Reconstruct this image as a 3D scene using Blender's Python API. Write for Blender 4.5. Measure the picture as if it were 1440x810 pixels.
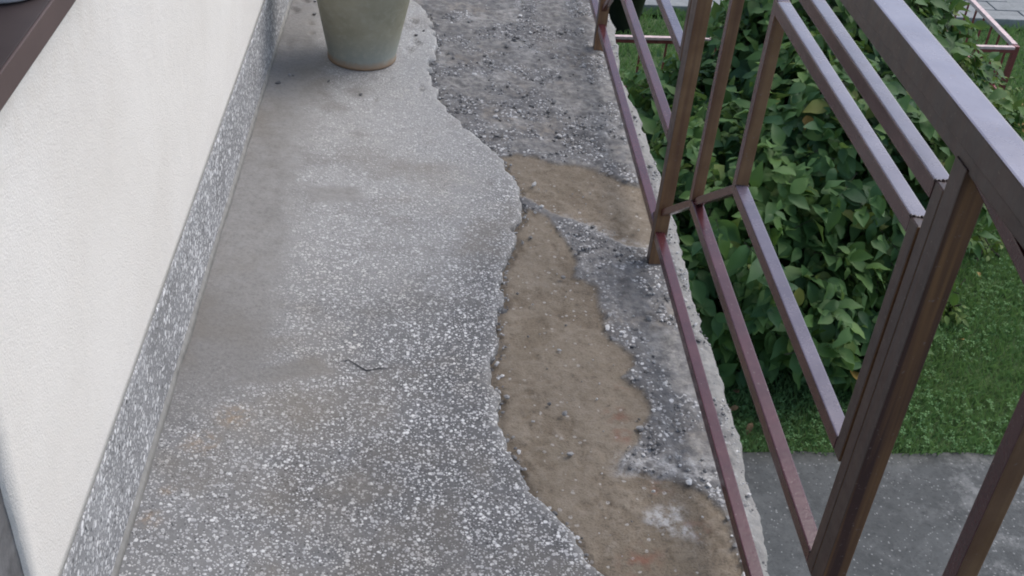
import bpy, bmesh, math, random
import numpy as np
from mathutils import Vector, Matrix
random.seed(7); rng = np.random.default_rng(7)
for o in list(bpy.data.objects): bpy.data.objects.remove(o)
S = bpy.context.scene; C = S.collection; R = math.radians

# ------------------------------------------------------------------ camera
CAM = Vector((-0.5892, 0.0, 1.5226))
cr = Vector((0.99488250, -0.04824571, 0.08877586)); cu = Vector((-0.04504977, 0.57465282, 0.81715645)); cw = Vector((0.09043960, 0.81697399, -0.56953857))
cam_d = bpy.data.cameras.new('camera'); cam = bpy.data.objects.new('camera', cam_d); C.objects.link(cam); S.camera = cam
cam_d.sensor_width = 36; cam_d.lens = 41.309; cam_d.clip_start = 0.02; cam_d.clip_end = 400
m = Matrix((cr, cu, -cw)).transposed().to_4x4(); m.translation = CAM; cam.matrix_world = m

# ------------------------------------------------------------------ light: thin overcast, brightest over the garden
SUN_EL, SUN_AZ = 52, 62
w = bpy.data.worlds.new('World'); S.world = w; w.use_nodes = True
nt = w.node_tree; nt.nodes.clear()
sky = nt.nodes.new('ShaderNodeTexSky'); sky.sky_type = 'NISHITA'; sky.sun_disc = False
sky.sun_elevation = R(SUN_EL); sky.sun_rotation = R(SUN_AZ); sky.air_density = 1.0; sky.dust_density = 2.5; sky.ozone_density = 1.6
bg = nt.nodes.new('ShaderNodeBackground'); bg.inputs['Strength'].default_value = 0.12
wo = nt.nodes.new('ShaderNodeOutputWorld')
nt.links.new(sky.outputs[0], bg.inputs[0]); nt.links.new(bg.outputs[0], wo.inputs[0])
sd = bpy.data.lights.new('sun', 'SUN'); sd.energy = 0.9; sd.angle = R(50); sd.color = (1, .967, .92)
sun = bpy.data.objects.new('sun', sd); C.objects.link(sun)
d = Vector((math.sin(R(SUN_AZ)) * math.cos(R(SUN_EL)), math.cos(R(SUN_AZ)) * math.cos(R(SUN_EL)), math.sin(R(SUN_EL))))
sun.rotation_euler = d.to_track_quat('Z', 'Y').to_euler(); sun.location = (4, 4, 8)
S.view_settings.view_transform = 'Standard'; S.view_settings.look = 'None'; S.view_settings.exposure = 0.88; S.view_settings.gamma = 1
S.view_settings.use_curve_mapping = False
S.cycles.filter_width = 1.9; S.render.engine = 'CYCLES'; S.render.resolution_x = 1024; S.render.resolution_y = 576

# ------------------------------------------------------------------ helpers
def tag(o, label=None, cat=None, group=None, kind=None):
    if label: o['label'] = label
    if cat: o['category'] = cat
    if group: o['group'] = group
    if kind: o['kind'] = kind
    return o
def empty(name, loc=(0, 0, 0)):
    o = bpy.data.objects.new(name, None); C.objects.link(o); o.location = loc; o.empty_display_size = .1; return o
def link(name, me, mat, parent=None):
    o = bpy.data.objects.new(name, me); C.objects.link(o)
    if mat:
        for mm in (mat if isinstance(mat, (list, tuple)) else [mat]): me.materials.append(mm)
    if parent:
        o.parent = parent; o.location = -Vector(parent.location) if parent.type == 'EMPTY' else Vector((0, 0, 0))
    return o
def smooth(me, f=True):
    me.polygons.foreach_set('use_smooth', [f] * len(me.polygons))
def from_bm(name, bm, mat, parent=None, sm=False):
    me = bpy.data.meshes.new(name); bm.normal_update(); bm.to_mesh(me); bm.free()
    if sm: smooth(me)
    return link(name, me, mat, parent)
def add_box(bm, x0, x1, y0, y1, z0, z1, bev=0.0):
    r = bmesh.ops.create_cube(bm, size=1)
    bmesh.ops.scale(bm, vec=(x1 - x0, y1 - y0, z1 - z0), verts=r['verts'])
    bmesh.ops.translate(bm, vec=((x0 + x1) / 2, (y0 + y1) / 2, (z0 + z1) / 2), verts=r['verts'])
    if bev:
        es = list({e for v in r['verts'] for e in v.link_edges})
        bmesh.ops.bevel(bm, geom=es, offset=bev, segments=2, affect='EDGES', profile=.6)
    return r
def box(name, b, mat, parent=None, bev=0.0):
    bm = bmesh.new(); add_box(bm, *b, bev=bev); return from_bm(name, bm, mat, parent)
def lathe(name, prof, mat, parent=None, n=48, loc=(0, 0, 0), sm=True):
    bm = bmesh.new(); rings = []
    for r, z in prof:
        rings.append([bm.verts.new((loc[0] + r * math.cos(2 * math.pi * i / n), loc[1] + r * math.sin(2 * math.pi * i / n), loc[2] + z)) for i in range(n)])
    for a, b in zip(rings, rings[1:]):
        for i in range(n): bm.faces.new((a[i], a[(i + 1) % n], b[(i + 1) % n], b[i]))
    bm.faces.new(rings[0][::-1]); bm.faces.new(rings[-1])
    return from_bm(name, bm, mat, parent, sm)
def grid_mesh(name, P, mat, parent=None, attrs=None, sm=True):
    """P: (n, m, 3) array of vertices"""
    n, k, _ = P.shape
    idx = np.arange(n * k).reshape(n, k)
    f = np.stack([idx[:-1, :-1], idx[:-1, 1:], idx[1:, 1:], idx[1:, :-1]], -1).reshape(-1, 4)
    return raw_mesh(name, P.reshape(-1, 3), f, mat, parent, attrs, sm)
def raw_mesh(name, V, F, mat, parent=None, attrs=None, sm=False):
    V = np.asarray(V, dtype=np.float32); F = np.asarray(F, dtype=np.int32); nf, k = F.shape
    me = bpy.data.meshes.new(name)
    me.vertices.add(len(V)); me.vertices.foreach_set('co', V.ravel())
    me.loops.add(nf * k); me.loops.foreach_set('vertex_index', F.ravel())
    me.polygons.add(nf); me.polygons.foreach_set('loop_start', np.arange(0, nf * k, k, dtype=np.int32))
    me.polygons.foreach_set('use_smooth', np.full(nf, sm, dtype=bool))
    if attrs:
        for a, v in attrs.items():
            me.attributes.new(a, 'FLOAT', 'POINT').data.foreach_set('value', np.asarray(v, dtype=np.float32).ravel())
    me.update(calc_edges=True); me.validate()
    return link(name, me, mat, parent)
def vnoise(x, y, seed=0):
    xi = np.floor(x).astype(np.int64); yi = np.floor(y).astype(np.int64); fx = x - xi; fy = y - yi
    fx = fx * fx * (3 - 2 * fx); fy = fy * fy * (3 - 2 * fy)
    def h(a, b):
        n = (a * 374761393 + b * 668265263 + seed * 974711) & 0x7fffffff
        n = ((n ^ (n >> 13)) * 1274126177) & 0x7fffffff
        return ((n ^ (n >> 16)) & 0xffff) / 65535.0
    return (h(xi, yi) * (1 - fx) + h(xi + 1, yi) * fx) * (1 - fy) + (h(xi, yi + 1) * (1 - fx) + h(xi + 1, yi + 1) * fx) * fy
def fbm(x, y, sc, oc=4, seed=0):
    t = 0; a = .5
    for i in range(oc):
        t = t + a * (vnoise(x * sc + 31.7 * i, y * sc + 17.3 * i, seed + i) - .5); sc *= 2.03; a *= .55
    return t
def sdf(poly, X, Y):
    """signed distance to polygon, negative inside"""
    d2 = np.full(X.shape, 1e9); ins = np.zeros(X.shape, bool); n = len(poly)
    for i in range(n):
        (ax, ay), (bx, by) = poly[i], poly[(i + 1) % n]
        ex, ey = bx - ax, by - ay
        t = np.clip(((X - ax) * ex + (Y - ay) * ey) / (ex * ex + ey * ey + 1e-12), 0, 1)
        d2 = np.minimum(d2, (X - ax - t * ex) ** 2 + (Y - ay - t * ey) ** 2)
        c = ((ay > Y) != (by > Y)) & (X < (bx - ax) * (Y - ay) / (by - ay + 1e-12) + ax); ins ^= c
    d_ = np.sqrt(d2); return np.where(ins, -d_, d_)
def sstep(a, b, x):
    t = np.clip((x - a) / (b - a), 0, 1); return t * t * (3 - 2 * t)

# ------------------------------------------------------------------ material kit
class NM:
    def __init__(s, name):
        s.m = bpy.data.materials.new(name); s.m.use_nodes = True; s.t = s.m.node_tree; s.t.nodes.clear()
        s.out = s.n('ShaderNodeOutputMaterial'); s.b = s.n('ShaderNodeBsdfPrincipled'); s.l(s.b.outputs[0], s.out.inputs[0])
    def n(s, ty, **kw):
        x = s.t.nodes.new(ty)
        for k, v in kw.items(): setattr(x, k, v)
        return x
    def l(s, a, b): s.t.links.new(a, b)
    def set(s, sock, v):
        if isinstance(v, (int, float)): sock.default_value = v
        elif isinstance(v, tuple): sock.default_value = v if len(v) == 4 or sock.type == 'VECTOR' else (*v, 1)
        else: s.l(v, sock)
    def co(s, scale=None, obj=True):
        t = s.n('ShaderNodeTexCoord'); o = t.outputs['Object' if obj else 'Generated']
        if scale:
            mp = s.n('ShaderNodeMapping'); s.l(o, mp.inputs[0]); mp.inputs['Scale'].default_value = scale; o = mp.outputs[0]
        return o
    def noise(s, v, sc, det=4, rough=.55, dist=0, col=False):
        x = s.n('ShaderNodeTexNoise'); s.l(v, x.inputs['Vector']); x.inputs['Scale'].default_value = sc
        x.inputs['Detail'].default_value = det; x.inputs['Roughness'].default_value = rough; x.inputs['Distortion'].default_value = dist
        return x.outputs['Color' if col else 'Fac']
    def voro(s, v, sc, rnd=1, feat='F1'):
        x = s.n('ShaderNodeTexVoronoi', feature=feat); s.l(v, x.inputs['Vector']); x.inputs['Scale'].default_value = sc; x.inputs['Randomness'].default_value = rnd
        return x
    def ramp(s, f, *st):
        x = s.n('ShaderNodeValToRGB'); s.set(x.inputs[0], f); e = x.color_ramp.elements
        while len(e) < len(st): e.new(.5)
        for el, (p, c) in zip(e, st):
            el.position = p; el.color = (c, c, c, 1) if isinstance(c, (int, float)) else (*c, 1)
        return x.outputs[0]
    def mix(s, f, a, b, mode='MIX'):
        x = s.n('ShaderNodeMix', data_type='RGBA', blend_type=mode); s.set(x.inputs[0], f); s.set(x.inputs[6], a); s.set(x.inputs[7], b)
        return x.outputs[2]
    def math(s, op, a, b=0.0, clamp=False):
        x = s.n('ShaderNodeMath', operation=op); x.use_clamp = clamp; s.set(x.inputs[0], a); s.set(x.inputs[1], b); return x.outputs[0]
    def attr(s, name): return s.n('ShaderNodeAttribute', attribute_name=name).outputs['Fac']
    def bump(s, h, st, dist=.002, prev=None):
        x = s.n('ShaderNodeBump'); x.inputs['Strength'].default_value = st; x.inputs['Distance'].default_value = dist; s.l(h, x.inputs['Height'])
        if prev: s.l(prev, x.inputs['Normal'])
        return x.outputs[0]
    def fin(s, col=None, rough=None, norm=None, **kw):
        if col is not None: s.set(s.b.inputs['Base Color'], col)
        if rough is not None: s.set(s.b.inputs['Roughness'], rough)
        if norm is not None: s.l(norm, s.b.inputs['Normal'])
        for k, v in kw.items(): s.set(s.b.inputs[k], v)
        return s.m
def simple(name, col, rough=.6, var=.15, sc=20, bumpst=.15, bsc=120, **kw):
    k = NM(name); v = k.co(); n1 = k.noise(v, sc, 5)
    c = k.mix(k.ramp(n1, (.3, 0.0), (.7, 1.0)), tuple(x * (1 - var) for x in col), tuple(min(1, x * (1 + var)) for x in col))
    return k.fin(c, rough, k.bump(k.noise(v, bsc, 3), bumpst, .002), **kw)

def chips(k, v, sc, keep, seed=0.0):
    """aggregate chips: returns mask 0/1 and a random value per chip"""
    mp = k.n('ShaderNodeMapping'); k.l(v, mp.inputs[0]); mp.inputs['Location'].default_value = (seed, seed * .7, seed * 1.3)
    nz = k.noise(mp.outputs[0], sc * 1.2, 2, .5, 0, True)
    ad = k.n('ShaderNodeVectorMath', operation='MULTIPLY_ADD'); k.l(nz, ad.inputs[0]); ad.inputs[1].default_value = (.5 / sc,) * 3; k.l(mp.outputs[0], ad.inputs[2])
    vo = k.voro(ad.outputs[0], sc)
    sep = k.n('ShaderNodeSeparateColor'); k.l(vo.outputs['Color'], sep.inputs[0])
    rad = k.math('MULTIPLY_ADD', sep.outputs[1], .3); rad.node.inputs[2].default_value = .28
    on = k.math('LESS_THAN', sep.outputs[0], keep)
    edge = k.math('SUBTRACT', rad, vo.outputs['Distance']); edge = k.math('MULTIPLY', edge, 7.0, True)
    return k.math('MULTIPLY', edge, on), sep.outputs[2]

def terrazzo_mat(name, matrix, chip_lo, chip_hi, plain=False, s1=122, s2=215):
    k = NM(name); v = k.co()
    mid = k.noise(v, 9, 4, .6); fine = k.noise(v, 420, 2); blot = k.noise(v, 5.5, 6, .68)
    clean = 0.5 if plain else k.math('ADD', k.attr('clean'), k.math('MULTIPLY_ADD', blot, .9), True)
    if not plain: clean.node.inputs[1].links[0].from_node.inputs[2].default_value = -.45
    base = k.mix(k.ramp(mid, (.3, 0.), (.72, 1.)), tuple(x * .75 for x in matrix), tuple(x * 1.25 for x in matrix))
    base = k.mix(k.ramp(fine, (.46, 0.), (.70, .32)), base, (.28, .28, .275))
    base = k.mix(k.ramp(k.noise(v, 240, 3, .7), (.32, .85), (.45, 0.)), base, (.045, .045, .047))
    m1, r1 = chips(k, v, s1, .74); m2, r2 = chips(k, v, s2, .74, 3.1)
    mm = k.math('MAXIMUM', m1, k.math('MULTIPLY', m2, .8))
    cc = k.mix(r1, chip_lo, chip_hi)
    if not plain: cc = k.mix(k.ramp(k.noise(v, 3.1, 3), (.5, 0.), (.68, .5)), cc, (.54, .50, .41))
    cc = k.mix(k.math('LESS_THAN', r2, .07), cc, (.035, .036, .04))
    if plain:
        vis = k.ramp(k.noise(v, 14, 4), (.2, .7), (.6, 1.)); col = k.mix(k.math('MULTIPLY', mm, vis), base, cc); h = mm
    else:
        film = k.attr('film'); dust = k.attr('dust')
        vis = k.math('SUBTRACT', k.ramp(k.noise(v, 7, 5, .65), (.26, .55), (.5, 1.)), k.math('MULTIPLY', film, .86), True)
        dirt = k.mix(k.noise(v, 18, 5, .7), (.22, .219, .214), (.385, .383, .374))
        base = k.mix(k.ramp(clean, (0.0, .62), (1.0, .0)), base, dirt)
        h = k.math('MULTIPLY', mm, vis); col = k.mix(h, base, cc)
        col = k.mix(k.ramp(clean, (0.0, .38), (.9, .0)), col, dirt)
        filmc = k.mix(k.noise(v, 9, 6, .68), (.150, .142, .130), (.245, .236, .222)); filmc = k.mix(k.ramp(k.noise(v, 120, 4, .7), (.35, .6), (.55, 0.)), filmc, (.10, .096, .09))
        col = k.mix(k.math('MULTIPLY', film, .82), col, filmc)
        grain = k.ramp(k.noise(v, 45, 6, .75), (.34, .2), (.62, 1.))
        col = k.mix(k.math('MULTIPLY', dust, grain), col, (.42, .415, .40))
        stain = k.ramp(k.noise(v, 4.2, 7, .7), (.5, 0.), (.66, .55)); col = k.mix(stain, col, (.125, .118, .108))
        col = k.mix(k.ramp(k.noise(v, 2.1, 4, .6), (.5, 0.), (.7, .3)), col, (.30, .26, .20))
        rust = k.math('MULTIPLY', k.attr('rust'), k.ramp(k.noise(v, 60, 5, .7), (.42, 0.), (.66, 1.))); col = k.mix(rust, col, (.30, .20, .10))
    nb = k.bump(h, .6, .0018); nb = k.bump(k.noise(v, 60, 5, .65), .4, .003, nb)
    return k.fin(col, k.ramp(mid, (.3, .66), (.7, .88)), nb)

M = {}
M['terrazzo'] = terrazzo_mat('terrazzo', (.105, .106, .109), (.38, .38, .385), (.72, .72, .715))
M['plinth'] = terrazzo_mat('plinth_terrazzo', (.26, .262, .268), (.48, .485, .495), (.80, .80, .81), True, 75, 135)

def bed_mat():
    k = NM('broken_screed'); v = k.co()
    n1 = k.noise(v, 8, 6, .65); n2 = k.noise(v, 45, 5, .7); n3 = k.noise(v, 230, 3, .6)
    grey = k.mix(k.ramp(n1, (.3, 0.), (.7, 1.)), (.17, .166, .16), (.33, .32, .30)); grey = k.mix(k.ramp(k.noise(v, 4.5, 5, .65), (.5, 0.), (.64, .6)), grey, (.24, .205, .165))
    grey = k.mix(k.ramp(n2, (.42, .75), (.6, 0.)), grey, (.10, .10, .105)); grey = k.mix(k.ramp(k.noise(v, 6.5, 6, .7), (.36, .7), (.48, 0.)), grey, (.085, .085, .09)); grey = k.mix(k.ramp(k.noise(v, 5.2, 6, .7), (.54, 0.), (.66, .7)), grey, (.40, .395, .38))
    grav = k.attr('gravel'); m1, r1 = chips(k, v, 120, .62, 1.7); m2, r2 = chips(k, v, 75, .34, 5.2)
    cc = k.mix(r1, (.10, .105, .115), (.66, .66, .66)); grey = k.mix(k.math('MULTIPLY', grav, .55), grey, (.11, .112, .118))
    grey = k.mix(k.math('MULTIPLY', k.math('MAXIMUM', m1, m2), grav), grey, cc)
    br = k.mix(k.ramp(n1, (.3, 0.), (.68, 1.)), (.138, .108, .075), (.232, .192, .143))
    br = k.mix(k.ramp(n2, (.5, 0.), (.72, .75)), br, (.27, .235, .19))
    br = k.mix(k.ramp(n2, (.28, .8), (.42, 0.)), br, (.065, .052, .042))
    br = k.mix(k.ramp(k.noise(v, 5, 3), (.5, 0.), (.68, .5)), br, (.165, .135, .095))
    ms, rs = chips(k, v, 110, .05, 9.4); br = k.mix(k.math('MULTIPLY', ms, .8), br, (.42, .405, .38)); br = k.mix(k.ramp(n3, (.36, .6), (.5, 0.)), br, (.085, .07, .055))
    br = k.mix(k.math('MULTIPLY', k.attr('plate'), k.ramp(n2, (.3, .05), (.65, .5))), br, (.245, .21, .165))
    col = k.mix(k.attr('brown'), grey, br)
    rd = k.math('MULTIPLY', k.attr('red'), k.ramp(k.noise(v, 38, 4), (.42, .0), (.66, .75))); col = k.mix(rd, col, (.20, .085, .055))
    lm = k.math('MULTIPLY', k.attr('lime'), k.ramp(k.noise(v, 50, 5, .7), (.42, .0), (.62, .9))); col = k.mix(lm, col, (.50, .50, .495))
    ed = k.math('MULTIPLY', k.attr('edge'), k.ramp(k.noise(v, 30, 5, .7), (.3, .45), (.6, 1.))); col = k.mix(ed, col, (.26, .255, .24))
    h = k.math('ADD', k.math('MULTIPLY', k.math('MAXIMUM', m1, m2), grav), k.math('MULTIPLY', n3, .7))
    nb = k.bump(h, .6, .003); nb = k.bump(n2, .5, .006, nb)
    return k.fin(col, .88, nb)
M['bed'] = bed_mat()
def stone_mat():
    k = NM('loose_gravel'); g = k.n('ShaderNodeNewGeometry'); oi = k.n('ShaderNodeObjectInfo')
    r = k.math('FRACT', k.math('ADD', g.outputs['Random Per Island'], oi.outputs['Random']))
    c = k.ramp(r, (0, (.07, .072, .08)), (.35, (.18, .183, .19)), (.7, (.36, .36, .365)), (1, (.72, .72, .72)))
    return k.fin(k.mix(k.math('MULTIPLY', k.noise(k.co(), 150, 3), .5), c, (.2, .19, .17)), .8)
M['stone'] = stone_mat()

def stucco():
    k = NM('white_stucco'); v = k.co()
    vo = k.voro(v, 330); n = k.noise(v, 260, 4, .65); n2 = k.noise(v, 3, 4)
    c = k.mix(k.ramp(n2, (.3, 0.), (.7, 1.)), (.71, .68, .635), (.78, .755, .715))
    c = k.mix(k.ramp(n, (.25, .35), (.45, 0.)), c, (.56, .53, .49))
    sx = k.n('ShaderNodeSeparateXYZ'); k.l(v, sx.inputs[0])
    gr = k.math('MULTIPLY', k.ramp(sx.outputs[2], (.80, 0.), (.96, .55)), k.ramp(k.noise(v, 22, 4), (.35, 0.), (.7, 1.)))
    c = k.mix(gr, c, (.55, .49, .42))
    nb = k.bump(vo.outputs['Distance'], .22, .002); nb = k.bump(n, .4, .0025, nb); nb = k.bump(k.noise(v, 26, 4), .18, .006, nb)
    return k.fin(c, .9, nb)
M['stucco'] = stucco()
M['cement'] = simple('grey_cement_render', (.13, .13, .135), .9, .35, 25, .6, 90)
M['sealant'] = simple('sealant', (.235, .23, .215), .7, .2, 40)

def paint(name, a, b, rough=.3, rust=.0, ior=1.9, chipc=(.16, .07, .03)):
    k = NM(name); v = k.co(); vs = k.co((75, 75, 2.2))
    n = k.noise(v, 14, 4); n2 = k.noise(vs, 1.0, 2, .45)
    c = k.mix(k.ramp(n, (.35, 0.), (.65, 1.)), a, b)
    if rust: c = k.mix(k.math('MULTIPLY', k.ramp(n2, (.38, 0.), (.66, 1.)), rust), c, chipc)
    sp = k.ramp(k.noise(v, 160, 3), (.66, 0.), (.74, .7)); c = k.mix(sp, c, (.22, .17, .15))
    ro = k.ramp(k.noise(v, 30, 5, .7), (.3, rough * .8), (.7, rough * 1.5))
    return k.fin(c, ro, k.bump(k.noise(v, 26, 3), .10, .003, k.bump(k.noise(v, 130, 4, .65), .22, .0012)), IOR=ior)
M['paint'] = paint('maroon_paint', (.060, .017, .021), (.085, .027, .031), .17, .12, 1.52, (.035, .012, .010))
M['paint_post'] = paint('dark_brown_paint', (.034, .022, .022), (.050, .030, .028), .34, .3, 1.55, (.10, .040, .022))
M['worn'] = paint('worn_ochre_primer', (.185, .098, .044), (.25, .145, .072), .5, .55, 1.5, (.085, .032, .022))  # ochre base is a painted-in reflection on the near faces; streaks are rust
M['faded'] = paint('sun_faded_paint', (.195, .180, .225), (.255, .24, .29), .22, .0, 1.6)  # sky reflection painted into the top faces of the upper rails
M['faded2'] = paint('half_faded_paint', (.09, .075, .105), (.125, .105, .14), .22, .0, 1.6)  # weaker painted sky reflection, for the third rail's top
M['worn_post'] = paint('rust_streaked_paint', (.044, .018, .015), (.064, .027, .021), .42, 1.0, 1.5, (.25, .125, .048))
M['rustseam'] = paint('rust_seam', (.14, .05, .022), (.22, .08, .035), .7, .3, 1.4)
M['sill'] = simple('brown_sill_metal', (.046, .033, .032), .5, .2, 10, .05)
M['sill_lip'] = simple('brown_sill_edge', (.098, .068, .064), .5, .12, 10, .05)
M['white_glaze'] = simple('white_glazed_pot', (.72, .76, .80), .25, .05, 10, .02)
M['frame'] = simple('brown_window_frame', (.07, .042, .036), .4, .2, 12, .08)
k = NM('window_glass'); M['glass'] = k.fin((.02, .024, .028), .03, None, IOR=1.5)

def pot_mat():
    k = NM('faded_green_pot'); v = k.co(); n = k.noise(v, 9, 5, .65); n2 = k.noise(v, 60, 4, .6)
    sx = k.n('ShaderNodeSeparateXYZ'); k.l(v, sx.inputs[0])
    c = k.mix(k.ramp(n, (.3, 0.), (.7, 1.)), (.255, .245, .175), (.36, .34, .255))
    z = k.math('ADD', sx.outputs[2], k.math('MULTIPLY', n, .06))
    c = k.mix(k.ramp(z, (.07, .75), (.15, 0.)), c, (.26, .29, .27))
    c = k.mix(k.ramp(n2, (.5, 0.), (.75, .5)), c, (.40, .385, .32))
    z2 = k.math('ADD', sx.outputs[2], k.math('MULTIPLY', n2, .025))
    c = k.mix(k.ramp(z2, (.022, .9), (.042, 0.)), c, (.34, .225, .14))
    return k.fin(c, .62, k.bump(n2, .25, .002))
M['pot'] = pot_mat()
M['soil'] = simple('potting_soil', (.035, .025, .018), .95, .4, 60, .9, 150)

def leaf_mat(name, a, b, c_):
    k = NM(name); g = k.n('ShaderNodeNewGeometry'); oi = k.n('ShaderNodeObjectInfo')
    r = k.math('FRACT', k.math('ADD', g.outputs['Random Per Island'], oi.outputs['Random']))
    col = k.ramp(r, (0, a), (.55, b), (.93, c_), (1, (.16, .17, .03)))
    big = k.noise(k.n('ShaderNodeNewGeometry').outputs['Position'], 2.5, 2); col = k.mix(k.ramp(big, (.40, 0.), (.62, .75)), col, c_)
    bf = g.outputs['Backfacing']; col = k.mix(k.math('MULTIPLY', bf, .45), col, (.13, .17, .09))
    k.fin(col, .58, None, IOR=1.38)
    tr = k.n('ShaderNodeBsdfTranslucent'); k.l(k.mix(.5, col, (.14, .24, .03)), tr.inputs[0])
    mx = k.n('ShaderNodeMixShader'); mx.inputs[0].default_value = .32
    k.l(k.b.outputs[0], mx.inputs[1]); k.l(tr.outputs[0], mx.inputs[2]); k.l(mx.outputs[0], k.out.inputs[0])
    return k.m
M['leaf'] = leaf_mat('shrub_leaf', (.026, .076, .028), (.048, .124, .044), (.12, .22, .055))
M['leaf_light'] = leaf_mat('light_leaf', (.06, .12, .03), (.10, .18, .04), (.15, .22, .05))
M['leaf_yellow'] = simple('yellow_leaf', (.30, .19, .04), .6, .2, 30)
M['flower'] = simple('yellow_flower', (.62, .48, .05), .6, .2, 30)
M['dryleaf'] = simple('dry_leaf', (.22, .13, .06), .8, .3, 30)
M['bark'] = simple('shrub_bark', (.055, .042, .030), .9, .3, 40, .5)
def grass_mat(name, a, b, c_):
    k = NM(name); g = k.n('ShaderNodeNewGeometry'); n = k.noise(k.co(), 1.6, 4)
    col = k.ramp(g.outputs['Random Per Island'], (0, a), (.6, b), (1, c_)); col = k.mix(k.ramp(n, (.35, 0.), (.65, .5)), col, c_)
    k.fin(col, .85)
    tr = k.n('ShaderNodeBsdfTranslucent'); k.l(col, tr.inputs[0]); mx = k.n('ShaderNodeMixShader'); mx.inputs[0].default_value = .3
    k.l(k.b.outputs[0], mx.inputs[1]); k.l(tr.outputs[0], mx.inputs[2]); k.l(mx.outputs[0], k.out.inputs[0]); return k.m
M['grass'] = grass_mat('grass_blades', (.11, .22, .07), (.145, .27, .085), (.19, .30, .10))
M['clover'] = grass_mat('clover', (.09, .20, .075), (.12, .25, .085), (.165, .29, .11))
k = NM('lawn_soil'); v = k.co(); M['lawn'] = k.fin(k.mix(k.ramp(k.noise(v, 2, 6, .65), (.3, 0.), (.7, 1.)), (.045, .085, .025), (.08, .135, .04)), .95, k.bump(k.noise(v, 60, 5), .8, .02))

def concrete(name, a, b, stain):
    k = NM(name); v = k.co(); n = k.noise(v, 2.5, 6, .65); n2 = k.noise(v, 14, 6, .7); n3 = k.noise(v, 90, 4, .6)
    c = k.mix(k.ramp(n, (.3, 0.), (.7, 1.)), a, b); c = k.mix(k.ramp(n2, (.3, .5), (.5, 0.)), c, tuple(x * .6 for x in a))
    if stain:
        sx = k.n('ShaderNodeSeparateXYZ'); k.l(v, sx.inputs[0])
        side = k.ramp(k.math('SUBTRACT', sx.outputs[0], 1.55), (.05, .12), (.45, .85))
        c = k.mix(k.math('MULTIPLY', side, k.ramp(k.noise(v, 7, 7, .72), (.5, 0.), (.66, .8))), c, (.27, .27, .26))
    m1, _ = chips(k, v, 95, .10, 2.2); c = k.mix(k.math('MULTIPLY', m1, .6), c, (.33, .33, .32)); c = k.mix(k.ramp(k.noise(v, 28, 6, .72), (.56, 0.), (.72, .3)), c, (.2, .2, .196)); c = k.mix(k.ramp(k.noise(v, 60, 5, .7), (.34, .55), (.46, 0.)), c, tuple(x * .5 for x in a))
    return k.fin(c, .88, k.bump(n3, .5, .004))
M['patio'] = concrete('patio_concrete', (.060, .064, .063), (.104, .109, .107), True)
M['paving'] = concrete('paving_concrete', (.22, .23, .225), (.30, .31, .30), False)
M['joint'] = simple('paving_joint', (.09, .095, .08), .95, .2, 30)
M['red_metal'] = simple('red_painted_metal', (.22, .055, .05), .45, .25, 30, .1)
M['pink_metal'] = simple('faded_pink_rail', (.62, .46, .43), .5, .2, 30, .1)
M['black_plastic'] = simple('black_plastic', (.012, .013, .014), .45, .2, 20, .05)
M['crack'] = simple('crack_shadow', (.03, .03, .032), .95, .2, 60)

# ------------------------------------------------------------------ balcony floor
EDGE = [(-0.72, 5.2), (-0.70, 4.5), (-0.66, 4.05), (-0.647, 3.915), (-0.569, 3.774), (-0.53, 3.594), (-0.538, 3.425), (-0.543, 3.294), (-0.528, 3.173), (-0.501, 3.059), (-0.451, 2.942), (-0.394, 2.865), (-0.357, 2.8), (-0.334, 2.713), (-0.323, 2.64), (-0.304, 2.545), (-0.316, 2.493), (-0.343, 2.376), (-0.354, 2.282), (-0.368, 2.194), (-0.385, 2.069), (-0.401, 1.979), (-0.408, 1.906), (-0.406, 1.837), (-0.397, 1.771), (-0.391, 1.709), (-0.386, 1.639), (-0.368, 1.567), (-0.336, 1.505), (-0.297, 1.434), (-0.265, 1.381), (-0.234, 1.328), (-.18, 1.2), (-.15, 1.0), (-.13, .4), (-.13, -1.6)]
BR1 = [(-0.36, 2.798), (-0.307, 2.824), (-0.23, 2.809), (-0.108, 2.76), (-0.027, 2.703), (0.03, 2.681), (0.03, 2.442), (-0.016, 2.376), (-0.059, 2.388), (-0.121, 2.457), (-0.188, 2.507), (-0.239, 2.547), (-0.30, 2.602), (-0.34, 2.691)]
BR2 = [(-0.33, 2.565), (-0.239, 2.503), (-0.197, 2.407), (-0.187, 2.361), (-0.197, 2.254), (-0.149, 2.2), (-0.144, 2.103), (-0.15, 2.024), (-0.099, 1.953), (-0.124, 1.88), (-0.089, 1.84), (-0.095, 1.769), (-0.121, 1.684), (-0.158, 1.643), (-0.174, 1.603), (-0.095, 1.584), (-0.026, 1.553), (0.008, 1.482), (0.013, 1.414), (0.002, 1.302), (0.0, .9), (-.2, .5), (-.4, .9), (-0.4, 1.296), (-0.44, 1.487), (-0.46, 1.631), (-0.47, 1.795), (-0.47, 2.057), (-0.42, 2.345), (-0.36, 2.511)]
LIME = [(-0.14, 1.503), (-0.064, 1.524), (-0.07, 1.488), (-0.055, 1.428), (-0.104, 1.44), (-0.133, 1.463)]
LIME2 = [(-0.155, 1.643), (-0.099, 1.645), (0.008, 1.621), (0.001, 1.588), (-0.095, 1.584), (-0.174, 1.599)]
LIME3 = [(-.14, 2.44), (-.06, 2.375), (.03, 2.36), (.03, 2.40), (-.05, 2.42), (-.12, 2.49), (-.20, 2.53)]
REDS = [(-0.157, 1.762, .035), (-0.15, 1.699, .03), (-0.158, 1.376, .05), (-0.05, 1.454, .035), (-.10, 1.56, .03), (-.13, 1.85, .02)]
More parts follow.
